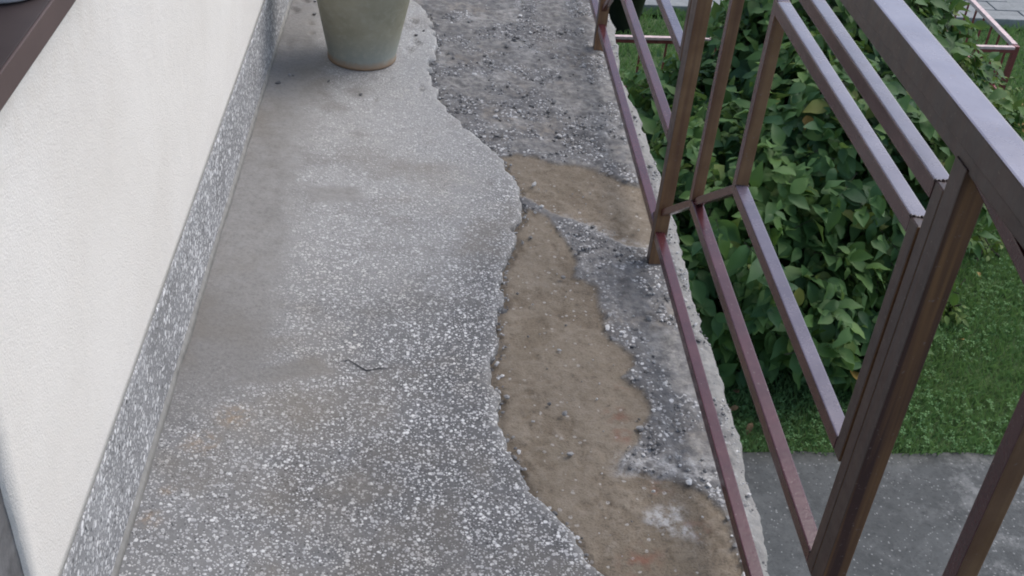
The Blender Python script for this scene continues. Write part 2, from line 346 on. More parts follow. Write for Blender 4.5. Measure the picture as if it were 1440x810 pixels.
SLAB = [(.08, 5.2), (0.081, 3.815), (0.067, 3.545), (0.051, 3.449), (0.061, 3.314), (0.073, 3.159), (0.075, 2.978), (0.085, 2.813), (0.087, 2.659), (0.086, 2.517), (0.083, 2.369), (0.077, 2.203), (0.073, 2.092), (0.078, 1.989), (0.082, 1.892), (0.082, 1.779), (0.082, 1.674), (0.076, 1.604), (0.073, 1.539), (0.075, 1.459), (0.07, 1.383), (0.07, 1.343), (.075, -1.6)]
WX = lambda y: -1.0418 + 0.009 * y          # face of the wall
def interp(tab, y):
    t = np.array(sorted((b, a) for a, b in tab)); return np.interp(y, t[:, 0], t[:, 1])
_g = np.random.default_rng(3); _k1 = np.cumsum(_g.uniform(.012, .06, 400)) - 1.7; _v1 = _g.uniform(-.012, .012, 400); _k2 = np.cumsum(_g.uniform(.004, .014, 1400)) - 1.7; _v2 = _g.uniform(-.004, .004, 1400)
def edge_x(y): return interp(EDGE, y) + np.interp(y, _k1, _v1) + np.interp(y, _k2, _v2) + .006 * fbm(y, y * 0 + 3.3, 9, 3, 5) * 2
def slab_x(y): return interp(SLAB, y) + .012 * fbm(y, y * 0 + 8.1, 16, 5, 21) * 2
TOP = .015

def zone_fields(X, Y):
    wx = X + .035 * fbm(X, Y, 14, 4, 40); wy = Y + .035 * fbm(X, Y, 14, 4, 41)
    b = np.minimum(sdf(BR1, wx, wy), sdf(BR2, wx, wy)); brown = 1 - sstep(-.006, .008, b)
    lime = np.maximum(1 - sstep(-.02, .02, sdf(LIME, wx, wy)), .75 * (1 - sstep(-.015, .03, sdf(LIME2, wx, wy))))
    lime = np.maximum(lime, .6 * (1 - sstep(-.015, .02, sdf(LIME3, wx, wy))))
    red = np.zeros(X.shape)
    for x, y, r in REDS: red = np.maximum(red, 1 - sstep(.2 * r, r, np.hypot(wx - x, wy - y)))
    gm = fbm(X, Y, 9, 4, 50); grav = (1 - brown) * np.clip(sstep(-.08, .10, gm) + .55 * (1 - sstep(.0, .09, b)) * (X > -.25) * (Y < 2.5), 0, 1) * (1 - .7 * lime) * (1 - .2 * sstep(2.9, 3.2, Y))
    return brown, lime, red, grav, b

floor_root = empty('balcony_floor', (0, 0, 0)); tag(floor_root, kind='structure')
ys = np.concatenate([np.arange(-1.5, 1.15, .03), np.arange(1.15, 4.3, .0055), np.arange(4.3, 5.2, .02)])
n_c = 96
ex = edge_x(ys) - .05; sx_ = slab_x(ys)
u = np.linspace(0, 1, n_c)
X = ex[:, None] * (1 - u) + sx_[:, None] * u; Y = np.repeat(ys[:, None], n_c, 1)
brown, lime, red, grav, bsd = zone_fields(X, Y)
Z = .004 * fbm(X, Y, 8, 3, 60) * 2 + (1 - brown) * (.0075 * fbm(X, Y, 40, 4, 61) * 2 + grav * .004 * np.abs(fbm(X, Y, 110, 2, 62)) * 2) - brown * (.007 - .0016 * fbm(X, Y, 50, 4, 63) * 2)
dedge = np.clip((sx_[:, None] - X), 0, 1); edge_a = 1 - sstep(.0, .05, dedge + .02 * fbm(X, Y, 40, 3, 64))
Z = Z - .012 * (1 - sstep(0, .03, dedge))
plate = brown * np.maximum(sstep(.055, .07, fbm(X, Y, 7, 5, 66)), sstep(.09, .10, fbm(X, Y, 22, 4, 67)))
pit = brown * sstep(.13, .16, fbm(X, Y, 30, 3, 68)); Z = Z + .0024 * plate - .0015 * pit
Z = Z - .007 * (1 - sstep(.05, .075, X - ex[:, None]))
P = np.stack([X, Y, Z], -1)
# crumbling rim that turns down over the slab edge
rim = []
for dx, dz in ((.006, -.018), (.004, -.035), (.0, -.06), (-.006, -.10), (-.004, -.15)):
    jx = .010 * fbm(ys, ys * 0 + dz * 50, 30, 3, 70) * 2; jz = .008 * fbm(ys, ys * 0 + dz * 90, 45, 3, 71) * 2
    rim.append(np.stack([sx_ + dx + jx, ys, Z[:, -1] + dz + jz], -1))
P = np.concatenate([P] + [r[:, None, :] for r in rim], 1)
pad = lambda a, v: np.concatenate([a, np.repeat(np.full((len(ys), 1), v), len(rim), 1)], 1)
grid_mesh('broken_screed_bed', P, M['bed'], floor_root, dict(brown=pad(brown, 0), lime=pad(lime, 0), red=pad(red, 0), gravel=pad(grav, .2), plate=pad(plate, 0.), edge=pad(edge_a, 1.)))
box('slab_core', (-1.3, .06, -1.6, 5.2, -.16, -.03), M['cement'], floor_root)

# terrazzo topping, broken off along an irregular line
n_t = 84
ut = np.linspace(0, 1, n_t) ** .85
ext = edge_x(ys); wl = np.array([WX(y) - .02 for y in ys])
X = wl[:, None] * (1 - ut) + ext[:, None] * ut; Y = np.repeat(ys[:, None], n_t, 1)
dE = ext[:, None] - X
Z = TOP + .0016 * fbm(X, Y, 6, 4, 80) * 2 - .0025 * (1 - sstep(0, .006, dE))
for px, py, r, dp in ((-.591, 3.50, .022, .009), (-.611, 3.43, .018, .008), (-.574, 3.166, .02, .008), (-.704, 3.078, .012, .005), (-.66, 3.22, .01, .004), (-.995, 3.69, .025, .010), (-.968, 3.79, .025, .010), (-.94, 3.44, .035, .006), (-.98, 3.42, .03, .006), (-.60, 3.66, .015, .007), (-.93, 3.60, .012, .006), (-.92, 3.52, .012, .006)):
    dd = np.hypot((X - px), (Y - py) * .6) + .014 * fbm(X, Y, 60, 3, 82) * 2; Z = Z - dp * (1 - sstep(.2 * r, r, dd))
SM = [(-0.89, 5.2), (-0.89, 3.243), (-0.871, 2.924), (-0.877, 2.683), (-0.873, 2.438), (-0.871, 2.224), (-0.86, 2.061), (-0.858, 1.912), (-0.885, 1.798), (-0.93, 1.70), (-1.05, 1.55), (-1.08, -1.6)]
sm_x = interp(SM, Y) + .02 * fbm(X, Y, 9, 4, 83)
film = (1 - sstep(-.05, .06, X - sm_x + .09 * fbm(X, Y, 16, 5, 91))) * sstep(1.45, 2.0, Y + .3 * fbm(X, Y, 5, 3, 84))
for pl in ([(-0.838, 2.561), (-0.724, 2.575), (-0.70, 2.51), (-0.823, 2.493)], [(-0.90, 1.835), (-0.768, 1.878), (-0.72, 1.84), (-0.846, 1.80), (-.93, 1.79)]):
    film = np.maximum(film, .9 * (1 - sstep(-.012, .02, sdf(pl, X + .02 * fbm(X, Y, 30, 3, 85), Y))))
dust = .55 * sstep(2.3, 3.6, Y) * sstep(-.98, -.8, X) + .45 * (1 - sstep(.0, .03, dE + .01 * fbm(X, Y, 30, 3, 86))) * sstep(-.25, .1, fbm(X, Y, 7, 3, 87))
dust = np.clip(dust + .25 * sstep(1.7, 2.3, Y) * (1 - sstep(2.9, 3.3, Y)) * (1 - sstep(-.6, -.4, X)), 0, .85)
clean = np.clip((1 - sstep(1.55, 2.75, Y + .5 * fbm(X, Y, 3, 3, 88))) * (.55 + .6 * sstep(-.95, -.45, X + .2 * fbm(X, Y, 4, 3, 89))) + .45 * (1 - sstep(.0, .14, dE)) * (1 - sstep(2.6, 3.0, Y)), 0, 1)
rust = np.zeros(X.shape)
for rx, ry, rr in ((-1.0, 1.43, .03), (-.985, 1.5, .02), (-.95, 1.62, .05), (-.90, 1.70, .05)): rust = np.maximum(rust, .55 * (1 - sstep(.2 * rr, rr, np.hypot(X - rx, Y - ry))))
P = np.stack([X, Y, Z], -1)
skirt = np.stack([ext + .003 + .004 * fbm(ys, ys * 0, 90, 3, 90), ys, np.full(len(ys), -.004)], -1); sk2 = np.stack([ext - .012, ys, np.full(len(ys), -.03)], -1)
P = np.concatenate([P, skirt[:, None, :], sk2[:, None, :]], 1)
p2 = lambda a: np.concatenate([a, a[:, -1:], a[:, -1:]], 1)
grid_mesh('terrazzo_topping', P, M['terrazzo'], floor_root, dict(film=p2(film), dust=p2(dust), rust=p2(rust), clean=p2(clean)))
# hairline crack
cp = [(-0.722, 1.866), (-0.712, 1.874), (-0.697, 1.879), (-0.686, 1.870), (-0.672, 1.858), (-0.659, 1.848), (-0.648, 1.852), (-0.635, 1.857), (-0.617, 1.858), (-.60, 1.862)]
V = []; F = []
for i, (x, y) in enumerate(cp):
    h = .0022 * math.sin(math.pi * min(.96, max(.06, i / (len(cp) - 1)))) * random.uniform(.6, 1.3)
    V += [(x, y - h, TOP + .0016), (x, y + h, TOP + .0016)]
    if i: F.append((2 * i - 2, 2 * i, 2 * i + 1, 2 * i - 1))
raw_mesh('crack', V, F, M['crack'], floor_root)

# loose stones on the broken bed
ico = bmesh.new(); bmesh.ops.create_icosphere(ico, subdivisions=1, radius=1)
iv = np.array([v.co[:] for v in ico.verts]); ifc = np.array([[v.index for v in f.verts] for f in ico.faces]); ico.free()
def stone_verts(r):
    s = iv * (1 + rng.uniform(-.28, .28, (len(iv), 1))) * r * rng.uniform(.6, 1.25, 3)
    a = rng.uniform(0, 6.3); c_, s_ = math.cos(a), math.sin(a)
    return s @ np.array([[c_, -s_, 0], [s_, c_, 0], [0, 0, .75]])
N = 26000
yy = rng.uniform(1.2, 4.25, N); xx = rng.uniform(-.68, .09, N)
e_, s_ = edge_x(yy), slab_x(yy)
_, _, _, gg, bb = zone_fields(xx, yy)
keep = (xx > e_ + .004) & (xx < s_ - .004) & ((rng.uniform(0, 1, N) < gg * .75 + .02))
near = (xx > e_) & (xx < e_ + .02) & (rng.uniform(0, 1, N) < .5) & (bb > -.2)
keep |= near & (xx < s_)
xx, yy = xx[keep], yy[keep]
Vs, Fs = [], []
for i, (x, y) in enumerate(zip(xx, yy)):
    r = .0016 + .0034 * rng.random() ** 2.2
    Vs.append(stone_verts(r) + np.array([x, y, r * .35 - .001])); Fs.append(ifc + i * len(iv))
so = raw_mesh('loose_gravel', np.concatenate(Vs), np.concatenate(Fs), M['stone'], floor_root); so['kind'] = 'stuff'
var = []
for j in range(6):
    me = bpy.data.meshes.new('stone'); sv = stone_verts(1.0); me.from_pydata(sv.tolist(), [], ifc.tolist()); me.materials.append(M['stone']); var.append(me)
cnt = 0
while cnt < 170:
    y = random.uniform(1.25, 3.9); x = random.uniform(-.66, .07)
    if not (float(edge_x(np.array([y]))[0]) + .006 < x < float(slab_x(np.array([y]))[0]) - .01): continue
    g_ = float(zone_fields(np.array([x]), np.array([y]))[3][0])
    if random.random() > g_ * .9 + .035: continue
    o = bpy.data.objects.new('stone', var[cnt % 6]); C.objects.link(o); o.parent = floor_root
    r = random.uniform(.0045, .009); o.scale = (r, r * random.uniform(.7, 1.2), r * .8); o.rotation_euler = (random.uniform(-.4, .4), random.uniform(-.4, .4), random.uniform(0, 6)); o.location = (x, y, r * .35); cnt += 1

def put_stone(x, y, z, r, flat=.8):
    o = bpy.data.objects.new('stone', random.choice(var)); C.objects.link(o); o.parent = floor_root
    o.scale = (r, r * random.uniform(.6, 1.2), r * flat); o.rotation_euler = (random.uniform(-.5, .5), random.uniform(-.5, .5), random.uniform(0, 6)); o.location = (x, y, z + r * .3)
for _ in range(70):                                   # fragments fallen from the broken edge
    y = random.uniform(1.3, 3.8); e = float(edge_x(np.array([y]))[0]); put_stone(e + random.uniform(.003, .028), y, -.010, random.uniform(.004, .0085), .6)
for _ in range(22):                                   # crumbs round the pot
    x, y = random.uniform(-.98, -.56), random.uniform(3.0, 3.8)
    if math.hypot(x + .752, y - 3.357) > .125 and x < float(edge_x(np.array([y]))[0]) - .01: put_stone(x, y, TOP, random.uniform(.003, .009), .6)
# ------------------------------------------------------------------ house wall
wall = empty('house_wall', (WX(2.5), 2.5, 0)); tag(wall, 'white stucco house wall with speckled terrazzo plinth along the balcony', 'wall')
PH = .25
def wallgrid(name, y0, y1, z0, z1, mat, off=0.0, depth=.02, step=.02, ragged=False, top_wave=0):
    yv = np.arange(y0, y1 + 1e-6, step); zv = np.arange(z0, z1 + 1e-6, step)
    YY, ZZ = np.meshgrid(yv, zv, indexing='ij'); XX = WX(YY) + off + .0005 * fbm(YY, ZZ, 5, 3, 101)
    if ragged: YY = YY + np.where(np.arange(len(yv)) < 1, 1, 0)[:, None] * (.02 * fbm(ZZ, ZZ * 0, 9, 4, 104) + .06 * (.46 - ZZ) * (ZZ < .6) - .012)
    if top_wave: ZZ = ZZ + np.where(np.arange(len(zv)) == len(zv) - 1, 1, 0)[None, :] * .007 * fbm(YY, YY * 0, 25, 4, 105)
    P = np.stack([XX, YY, ZZ], -1)
    a = P[:1].copy(); a[..., 0] -= depth; b = P[-1:].copy(); b[..., 0] -= depth; P = np.concatenate([a, P, b], 0)
    a = P[:, :1].copy(); a[..., 0] -= depth; b = P[:, -1:].copy(); b[..., 0] -= depth; P = np.concatenate([a, P, b], 1)
    P[..., 0] = np.maximum(P[..., 0], WX(P[..., 1]) + off - depth)
    return grid_mesh(name, P, mat, wall)
WY0 = 1.012
wallgrid('stucco_panel', WY0, 5.2, PH + .002, .945, M['stucco'], ragged=True)
wallgrid('stucco_panel', 2.62, 5.2, .948, 2.7, M['stucco'], step=.05)
wallgrid('plinth', WY0 - .4, 5.2, -.02, PH, M['plinth'], off=-.003, top_wave=1)
box('cement_backing', (-1.34, -1.060, -1.6, 5.2, -.15, .945), M['cement'], wall)
box('cement_backing', (-1.34, -1.062, 2.66, 5.2, .946, 2.7), M['cement'], wall)
box('cement_backing', (-1.34, -1.062, -1.6, .80, .946, 2.7), M['cement'], wall)
box('cement_patch', (-1.0598, -1.0395, -1.6, 1.10, PH + .003, .944), M['cement'], wall); box('lintel', (-1.34, -1.045, -1.6, 5.2, 2.701, 2.903), M['stucco'], wall)
ym = np.arange(WY0 - .4, 5.2, .03)
bm = bmesh.new(); prev = None
for y in ym:
    x = WX(y) - .003; a = .007 + .006 * float(fbm(np.array([y]), np.array([0.]), 12, 3, 7)[0])
    ring = [bm.verts.new(p) for p in ((x, y, TOP + .016), (x + a * .45, y, TOP + .010), (x + a, y, TOP + .0005), (x, y, TOP - .004))]
    if prev:
        for i in range(3): bm.faces.new((prev[i], prev[i + 1], ring[i + 1], ring[i]))
    prev = ring
from_bm('sealant_fillet', bm, M['sealant'], wall, True)
# window with sill
SX = WX(1.4) + .030; SZ = .9525
sill = box('window_sill', (-1.235, SX - .004, .83, 2.64, SZ + .026, SZ + .033), M['sill'], wall, .001)
box('sill_lip', (SX - .0035, SX, .83, 2.64, SZ, SZ + .0335), M['sill_lip'], sill, .0012)
box('sill_lip', (SX - .020, SX - .0036, .83, 2.64, SZ, SZ + .003), M['sill_lip'], sill)
win = box('window', (-1.30, -1.235, .84, 2.62, SZ + .036, SZ + .10), M['frame'], wall, .004)
for b in ((-1.30, -1.236, .84, .90, SZ + .102, 2.62), (-1.30, -1.236, 2.56, 2.62, SZ + .102, 2.62), (-1.30, -1.236, .84, 2.62, 2.622, 2.698), (-1.298, -1.238, 1.69, 1.77, SZ + .102, 2.62)): box('window_frame', b, M['frame'], win, .004)
for b in ((-1.275, -1.267, .902, 1.688, SZ + .103, 2.619), (-1.275, -1.267, 1.772, 2.558, SZ + .103, 2.619)): box('pane', b, M['glass'], win)
# white pot on the sill
wp = lathe('white_pot', [(.050, 0), (.056, .004), (.060, .012), (.072, .06), (.08, .10), (.083, .105), (.078, .105), (.066, .05), (.02, .03)], M['white_glaze'], None, 40, (0, 0, 0))
wp.location = (-1.066, 1.324, SZ + .0335); tag(wp, 'white glazed pot standing on the brown window sill', 'pot')

# ------------------------------------------------------------------ faded green flower pot
fp = empty('flower_pot', (-.752, 3.357, TOP)); tag(fp, 'faded grey-green tapered flower pot with rusty foot on the terrazzo', 'flower pot')
prof = [(.098, .0), (.1035, .003), (.1045, .012), (.1035, .02)] + [(.1035 + .0335 * t, .02 + .165 * t) for t in (.25, .5, .75, 1)] + [(.169, .36), (.171, .362), (.179, .364), (.181, .384), (.179, .388), (.170, .388), (.166, .36), (.160, .33)]
b_ = lathe('pot_body', prof, M['pot'], None, 56); b_.parent = fp
s2 = lathe('soil', [(.02, .318), (.157, .320), (.156, .325), (.10, .331), (.02, .334)], M['soil'], None, 40); s2.parent = fp

# ------------------------------------------------------------------ railing
rail = empty('balcony_railing', (0, 2.31, 0)); tag(rail, 'brown painted steel railing of nested rectangles along the balcony edge', 'railing')
hA, hB, hC, hD, hE = .0815, .3151, .503, .8458, .9103
T = .0115      # half tube
def bar(name, p, q, mat, hx=T, hn=T, parent=rail, bev=.0022, tinted=None, top=None):
    """square tube between two points of the railing plane (x, y, z)"""
    j_ = lambda: Vector((random.uniform(-.0012, .0012), 0, random.uniform(-.0012, .0012))) if abs(p[2] - q[2]) < .01 and p[2] < .97 else Vector((0, 0, 0))
    p, q = Vector(p) + j_(), Vector(q) + j_(); L = (q - p).length; t = (q - p).normalized(); nx = Vector((1, 0, 0)); nn = t.cross(nx).normalized()
    bm = bmesh.new(); add_box(bm, -hx, hx, -hn, hn, 0, L, bev)
    # local x -> X, local y -> nn, local z -> t
    mt = Matrix((nx, nn, t)).transposed().to_4x4(); mt.translation = p
    bmesh.ops.transform(bm, matrix=mt, verts=bm.verts)
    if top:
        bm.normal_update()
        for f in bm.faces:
            if f.normal.z > .75: f.material_index = 1  # upward faces get the painted sky reflection colour
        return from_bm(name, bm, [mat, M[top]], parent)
    if tinted:
        bm.normal_update()
        for f in bm.faces:
            if f.normal.y < -.75: f.material_index = 1
        return from_bm(name, bm, [mat, M[tinted]], parent)
    return from_bm(name, bm, mat, parent)
POSTS = [3.555, 2.31, 1.046, -.22]
for py in POSTS:
    yc = py + .016
    po = bar('post', (.002, yc, -.012), (.002, yc, .969), M['paint_post'], .016, .016, tinted='worn_post' if py == 1.046 else 'worn'); po['label'] = 'upright post with worn ochre side'
    fo = bar('post_foot', (-.004, yc + .002, -.02), (-.004, yc + .002, -.004), M['rustseam'], .024, .022); fo.parent = po; fo.location = (0, 0, 0)
ends = [4.86] + POSTS
for yf, yn in zip(ends[:-1], ends[1:]):
    y1, y2 = yf - .239, yf - .502
    e1, e2 = yn + .0335 + .004, yn + .0335 + .004 + 2 * T + .006
    mid, inn = e1 + T, e2 + T
    P_ = M['paint']
    # lower rail sits in the plane of the posts, broken at each post
    bar('lower_rail', (0, yn + .0325, hA), (0, yf - .001, hA), P_)
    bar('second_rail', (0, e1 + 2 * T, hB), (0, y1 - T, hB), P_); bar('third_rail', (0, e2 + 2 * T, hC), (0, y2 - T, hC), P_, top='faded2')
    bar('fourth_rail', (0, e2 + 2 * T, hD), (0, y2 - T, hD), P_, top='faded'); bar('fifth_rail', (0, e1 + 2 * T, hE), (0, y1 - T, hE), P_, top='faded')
    for yv, z0, z1 in ((y1, hB, hE), (y2, hC, hD)): bar('upright', (0, yv, z0 - T), (0, yv, z1 + T), M['paint'], tinted='worn')
    for yv, z0, z1 in ((mid, hB, hE), (inn, hC, hD)): bar('upright', (0, yv, z0 - T), (0, yv, z1 + T), M['paint_post'], tinted='worn')
    # rusty welds between the bunched uprights
    box('rust_seam', (-.0085, .008, yn + .0332, e1 - .0002, hB, hE), M['rustseam'], rail); box('rust_seam', (-.0075, .008, e1 + 2 * T + .0002, e2 - .0002, hC, hD), M['rustseam'], rail)
    # weld beads where the rails meet the bunched uprights
    for yv, zv in ((e1 + 2 * T, hB), (e1 + 2 * T, hE), (e2 + 2 * T, hC), (e2 + 2 * T, hD), (y1 - T, hB), (y2 - T, hC)):
        bm = bmesh.new()
        for q_ in range(6):
            r_ = bmesh.ops.create_icosphere(bm, subdivisions=1, radius=.0026); bmesh.ops.translate(bm, vec=(-.011 + .0044 * q_, yv + random.uniform(-.001, .001), zv + T + random.uniform(-.0008, .0004)), verts=r_['verts'])
        from_bm('weld_bead', bm, M['paint_post'], rail, True)
    # mitre bars joining the corners
    sl = (hC - hB) / (y1 - y2)
    ya = y1 + (hB - hA) / sl
    bar('mitre_bar', (.0015, ya - .012, hA + .009), (.0015, y1 + T * 1.0, hB - sl * T), P_, T * .72, T * .72)
    bar('mitre_bar', (.0015, y1 - T, hB + sl * T), (.0015, y2 + T, hC - sl * T), P_, T * .72, T * .72)
    bar('mitre_bar', (.0015, yf - .004, .970), (.0015, y1 + T, hE + .022), P_, T * .8, T * .8)
    bar('mitre_bar', (.0015, y1 - T, hE - .006), (.0015, y2 + T, hD + .006), P_, T * .72, T * .72)
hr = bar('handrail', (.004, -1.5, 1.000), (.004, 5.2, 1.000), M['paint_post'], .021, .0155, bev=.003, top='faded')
bar('handrail_underbar', (.002, -1.5, .974), (.002, 5.2, .974), M['paint_post'], .0135, .0102, bev=.0025)

# ------------------------------------------------------------------ garden
GZ = -2.0
gx, gy = np.meshgrid(np.concatenate([np.linspace(-60, -2, 12), np.linspace(-1.9, 8, 100), np.linspace(8.5, 80, 14)]), np.concatenate([np.linspace(-40, 2, 12), np.linspace(2.1, 12, 110), np.linspace(12.5, 140, 16)]), indexing='ij')
gz = GZ + .03 * fbm(gx, gy, .9, 3, 120) * (np.abs(gx) < 9) * (gy < 12.2)
gz = np.where(gy < 3.9, GZ - .05, gz); gz = np.where(gy > 9.0, GZ - .06, gz)
gr = grid_mesh('lawn_ground', np.stack([gx, gy, gz], -1), M['lawn']); tag(gr, kind='structure')
# concrete patio below the balcony: three poured bays with open joints
pt = empty('patio', (1.5, 3, GZ)); tag(pt, kind='structure')
def patio_edge(x): return 3.838 + .036 * (x - .97) + .012 * fbm(np.asarray(x, float), np.asarray(x, float) * 0, 9, 4, 130) * 2
for x0, x1 in ((-1.4, 1.866), (1.872, 4.6), (4.607, 9)):
    xv = np.linspace(x0, x1, 120); yv = np.linspace(-6, 1, 60)
    XX = np.repeat(xv[:, None], 60, 1); tt = np.linspace(0, 1, 60) ** .6; YY = -6 + (patio_edge(XX) + 6) * tt; ZZ = GZ + .012 + .006 * fbm(XX, YY, 3, 4, 131)
    P = np.stack([XX, YY, ZZ], -1); b = P[:, -1:].copy(); b[..., 2] -= .08; P = np.concatenate([P, b], 1)
    grid_mesh('concrete_bay', P, M['patio'], pt)
box('joint_fill', (1.86, 1.88, -6, 3.86, GZ - .04, GZ + .0112), M['patio'], pt); box('joint_fill', (4.595, 4.612, -6, 3.95, GZ - .04, GZ + .0112), M['patio'], pt)
# paved path behind the lawn
pv = empty('paved_path', (3, 10, GZ)); tag(pv, kind='structure')
def pave_y(x): return 9.088 + .0727 * (x - 1.187)
box('joint_bed', (-8, 12, 9.9, 22, GZ - .04, GZ + .004), M['joint'], pv)
V = [(-8, pave_y(-8), GZ + .003), (12, pave_y(12), GZ + .003), (12, 10.6, GZ + .003), (-8, 10.6, GZ + .003)]; raw_mesh('joint_bed', V, [(0, 1, 2, 3)], M['joint'], pv)
bm = bmesh.new(); add_box(bm, 0, .392, 0, .192, 0, .05, .006); sl_me = bpy.data.meshes.new('paving_slab'); bm.to_mesh(sl_me); bm.free(); sl_me.materials.append(M['paving'])
ang = math.atan(.0727)
for r_ in range(14):
    for c_ in range(-4, 16):
        u_ = c_ * .4 + (.2 if r_ % 2 else 0); v_ = .10 + r_ * .2
        x = .3 + u_ * math.cos(ang) - v_ * math.sin(ang); y = pave_y(.3) + u_ * math.sin(ang) + v_ * math.cos(ang)
        o = bpy.data.objects.new('paving_slab', sl_me); C.objects.link(o); o.parent = pv
        o.location = Vector((x, y, GZ - .028 + random.uniform(-.003, .003))) - pv.location; o.rotation_euler = (random.uniform(-.008, .008), random.uniform(-.008, .008), ang)
for c_ in range(-2, 8):
    u_ = c_ * .9; x = .3 + u_ * math.cos(ang); y = pave_y(.3) + u_ * math.sin(ang)
    o = box('edging_kerb', (0, .892, 0, .085, 0, .085), M['paving'], pv, .008); o.location = Vector((x, y, GZ - .03)) - pv.location; o.rotation_euler = (0, 0, ang)

# grass and clover
def blades(name, n, xr, yr, hr_, wd, mat, cond):
    x = rng.uniform(*xr, n); y = rng.uniform(*yr, n); kq = cond(x, y); x, y = x[kq], y[kq]; n = len(x)
    g0 = GZ + .03 * fbm(x, y, .9, 3, 120); h = rng.uniform(*hr_, n); a = rng.uniform(0, 2 * np.pi, n); b = rng.uniform(0, 2 * np.pi, n); le = rng.uniform(.1, .9, n) * h
    dx, dy = np.cos(a) * wd, np.sin(a) * wd
    V = np.stack([np.stack([x - dx, y - dy, g0 - .005], -1), np.stack([x + dx, y + dy, g0 - .005], -1), np.stack([x + np.cos(b) * le * .4 + dx * .6, y + np.sin(b) * le * .4 + dy * .6, g0 + h * .65], -1), np.stack([x + np.cos(b) * le, y + np.sin(b) * le, g0 + h], -1)], 1).reshape(-1, 3)
    o_ = np.arange(n)[:, None] * 4; return raw_mesh(name, V, np.concatenate([o_ + np.array([0, 1, 2]), o_ + np.array([0, 2, 3])], 0), mat)
incl = lambda x, y: (y > patio_edge(x) - .01) & (y < pave_y(x))
g1 = blades('grass', 150000, (.2, 4.6), (3.8, 7.6), (.018, .055), .0022, M['grass'], incl); tag(g1, 'short green grass of the garden lawn', 'grass', kind='stuff')
g2 = blades('grass', 30000, (.2, 6.0), (7.4, 9.3), (.02, .06), .004, M['grass'], incl); tag(g2, 'brighter lawn grass in front of the paved path', 'grass', kind='stuff')
def clover(n):
    x = rng.uniform(.4, 4.4, n); y = rng.uniform(3.85, 7.4, n); kq = (fbm(x, y, 2.2, 3, 140) > -.07) & incl(x, y); x, y = x[kq], y[kq]; n = len(x)
    Vs, Fs = [], []; g0 = GZ + .03 * fbm(x, y, .9, 3, 120) + rng.uniform(.012, .05, n); a0 = rng.uniform(0, 6.3, n); r = rng.uniform(.007, .0125, n)
    tx, ty = rng.uniform(-.45, .45, n), rng.uniform(-.45, .45, n)
    for j in range(3):
        a = a0 + j * 2.094; ring = []
        for rr, da in ((0, 0), (.75, -.5), (1.2, -.42), (1.1, 0), (1.2, .42), (.75, .5)):
            px, py = np.cos(a + da) * r * rr, np.sin(a + da) * r * rr; ring.append(np.stack([x + px, y + py, g0 + px * tx + py * ty], -1))
        Vs.append(np.stack(ring, 1).reshape(-1, 3))
    V = np.concatenate(Vs); o_ = (np.arange(3 * n) * 6)[:, None]
    return raw_mesh('clover', V, np.concatenate([o_ + np.array([0, 1, 2, 3]), o_ + np.array([0, 3, 4, 5])], 0), M['clover'])
g3 = clover(16000); tag(g3, 'clover leaves mixed through the lawn', 'clover', kind='stuff')

# leaf shapes
def leaf_shape(L, W, fold, curl, wav, ph):
    t = [0, .10, .24, .42, .60, .78, .91, 1.0]; wd = [0.015, .24, .42, .50, .43, .26, .10, 0.0]; V = []; F = []
    for q, (a, b) in enumerate(zip(t, wd)):
        z = -curl * a ** 1.8; e1 = wav * math.sin(ph + q * 1.9); e2 = wav * math.sin(ph + 1.3 + q * 2.1); bend = .06 * math.sin(ph) * a * a
        V += [(-b * W + bend, a * L, z * L + fold * b * W + e1 * b), (bend, a * L, z * L), (b * W + bend, a * L, z * L + fold * b * W + e2 * b)]
    for q in range(7):
        o_ = q * 3; F += [(o_, o_ + 1, o_ + 4, o_ + 3), (o_ + 1, o_ + 2, o_ + 5, o_ + 4)]
    return np.array(V), np.array(F)
LEAVES = [leaf_shape(1, .58, .30, .30, .10, .4), leaf_shape(1, .50, .15, .55, .14, 2.2), leaf_shape(1, .64, .42, .16, .08, 4.1)]
def leaf_mats(pos, tip, nrm, size):
    tip = tip / np.linalg.norm(tip, axis=1, keepdims=True); x = np.cross(tip, nrm); x /= np.linalg.norm(x, axis=1, keepdims=True) + 1e-9; z = np.cross(x, tip)
    return np.stack([x, tip, z], -1) * size[:, None, None]        # columns
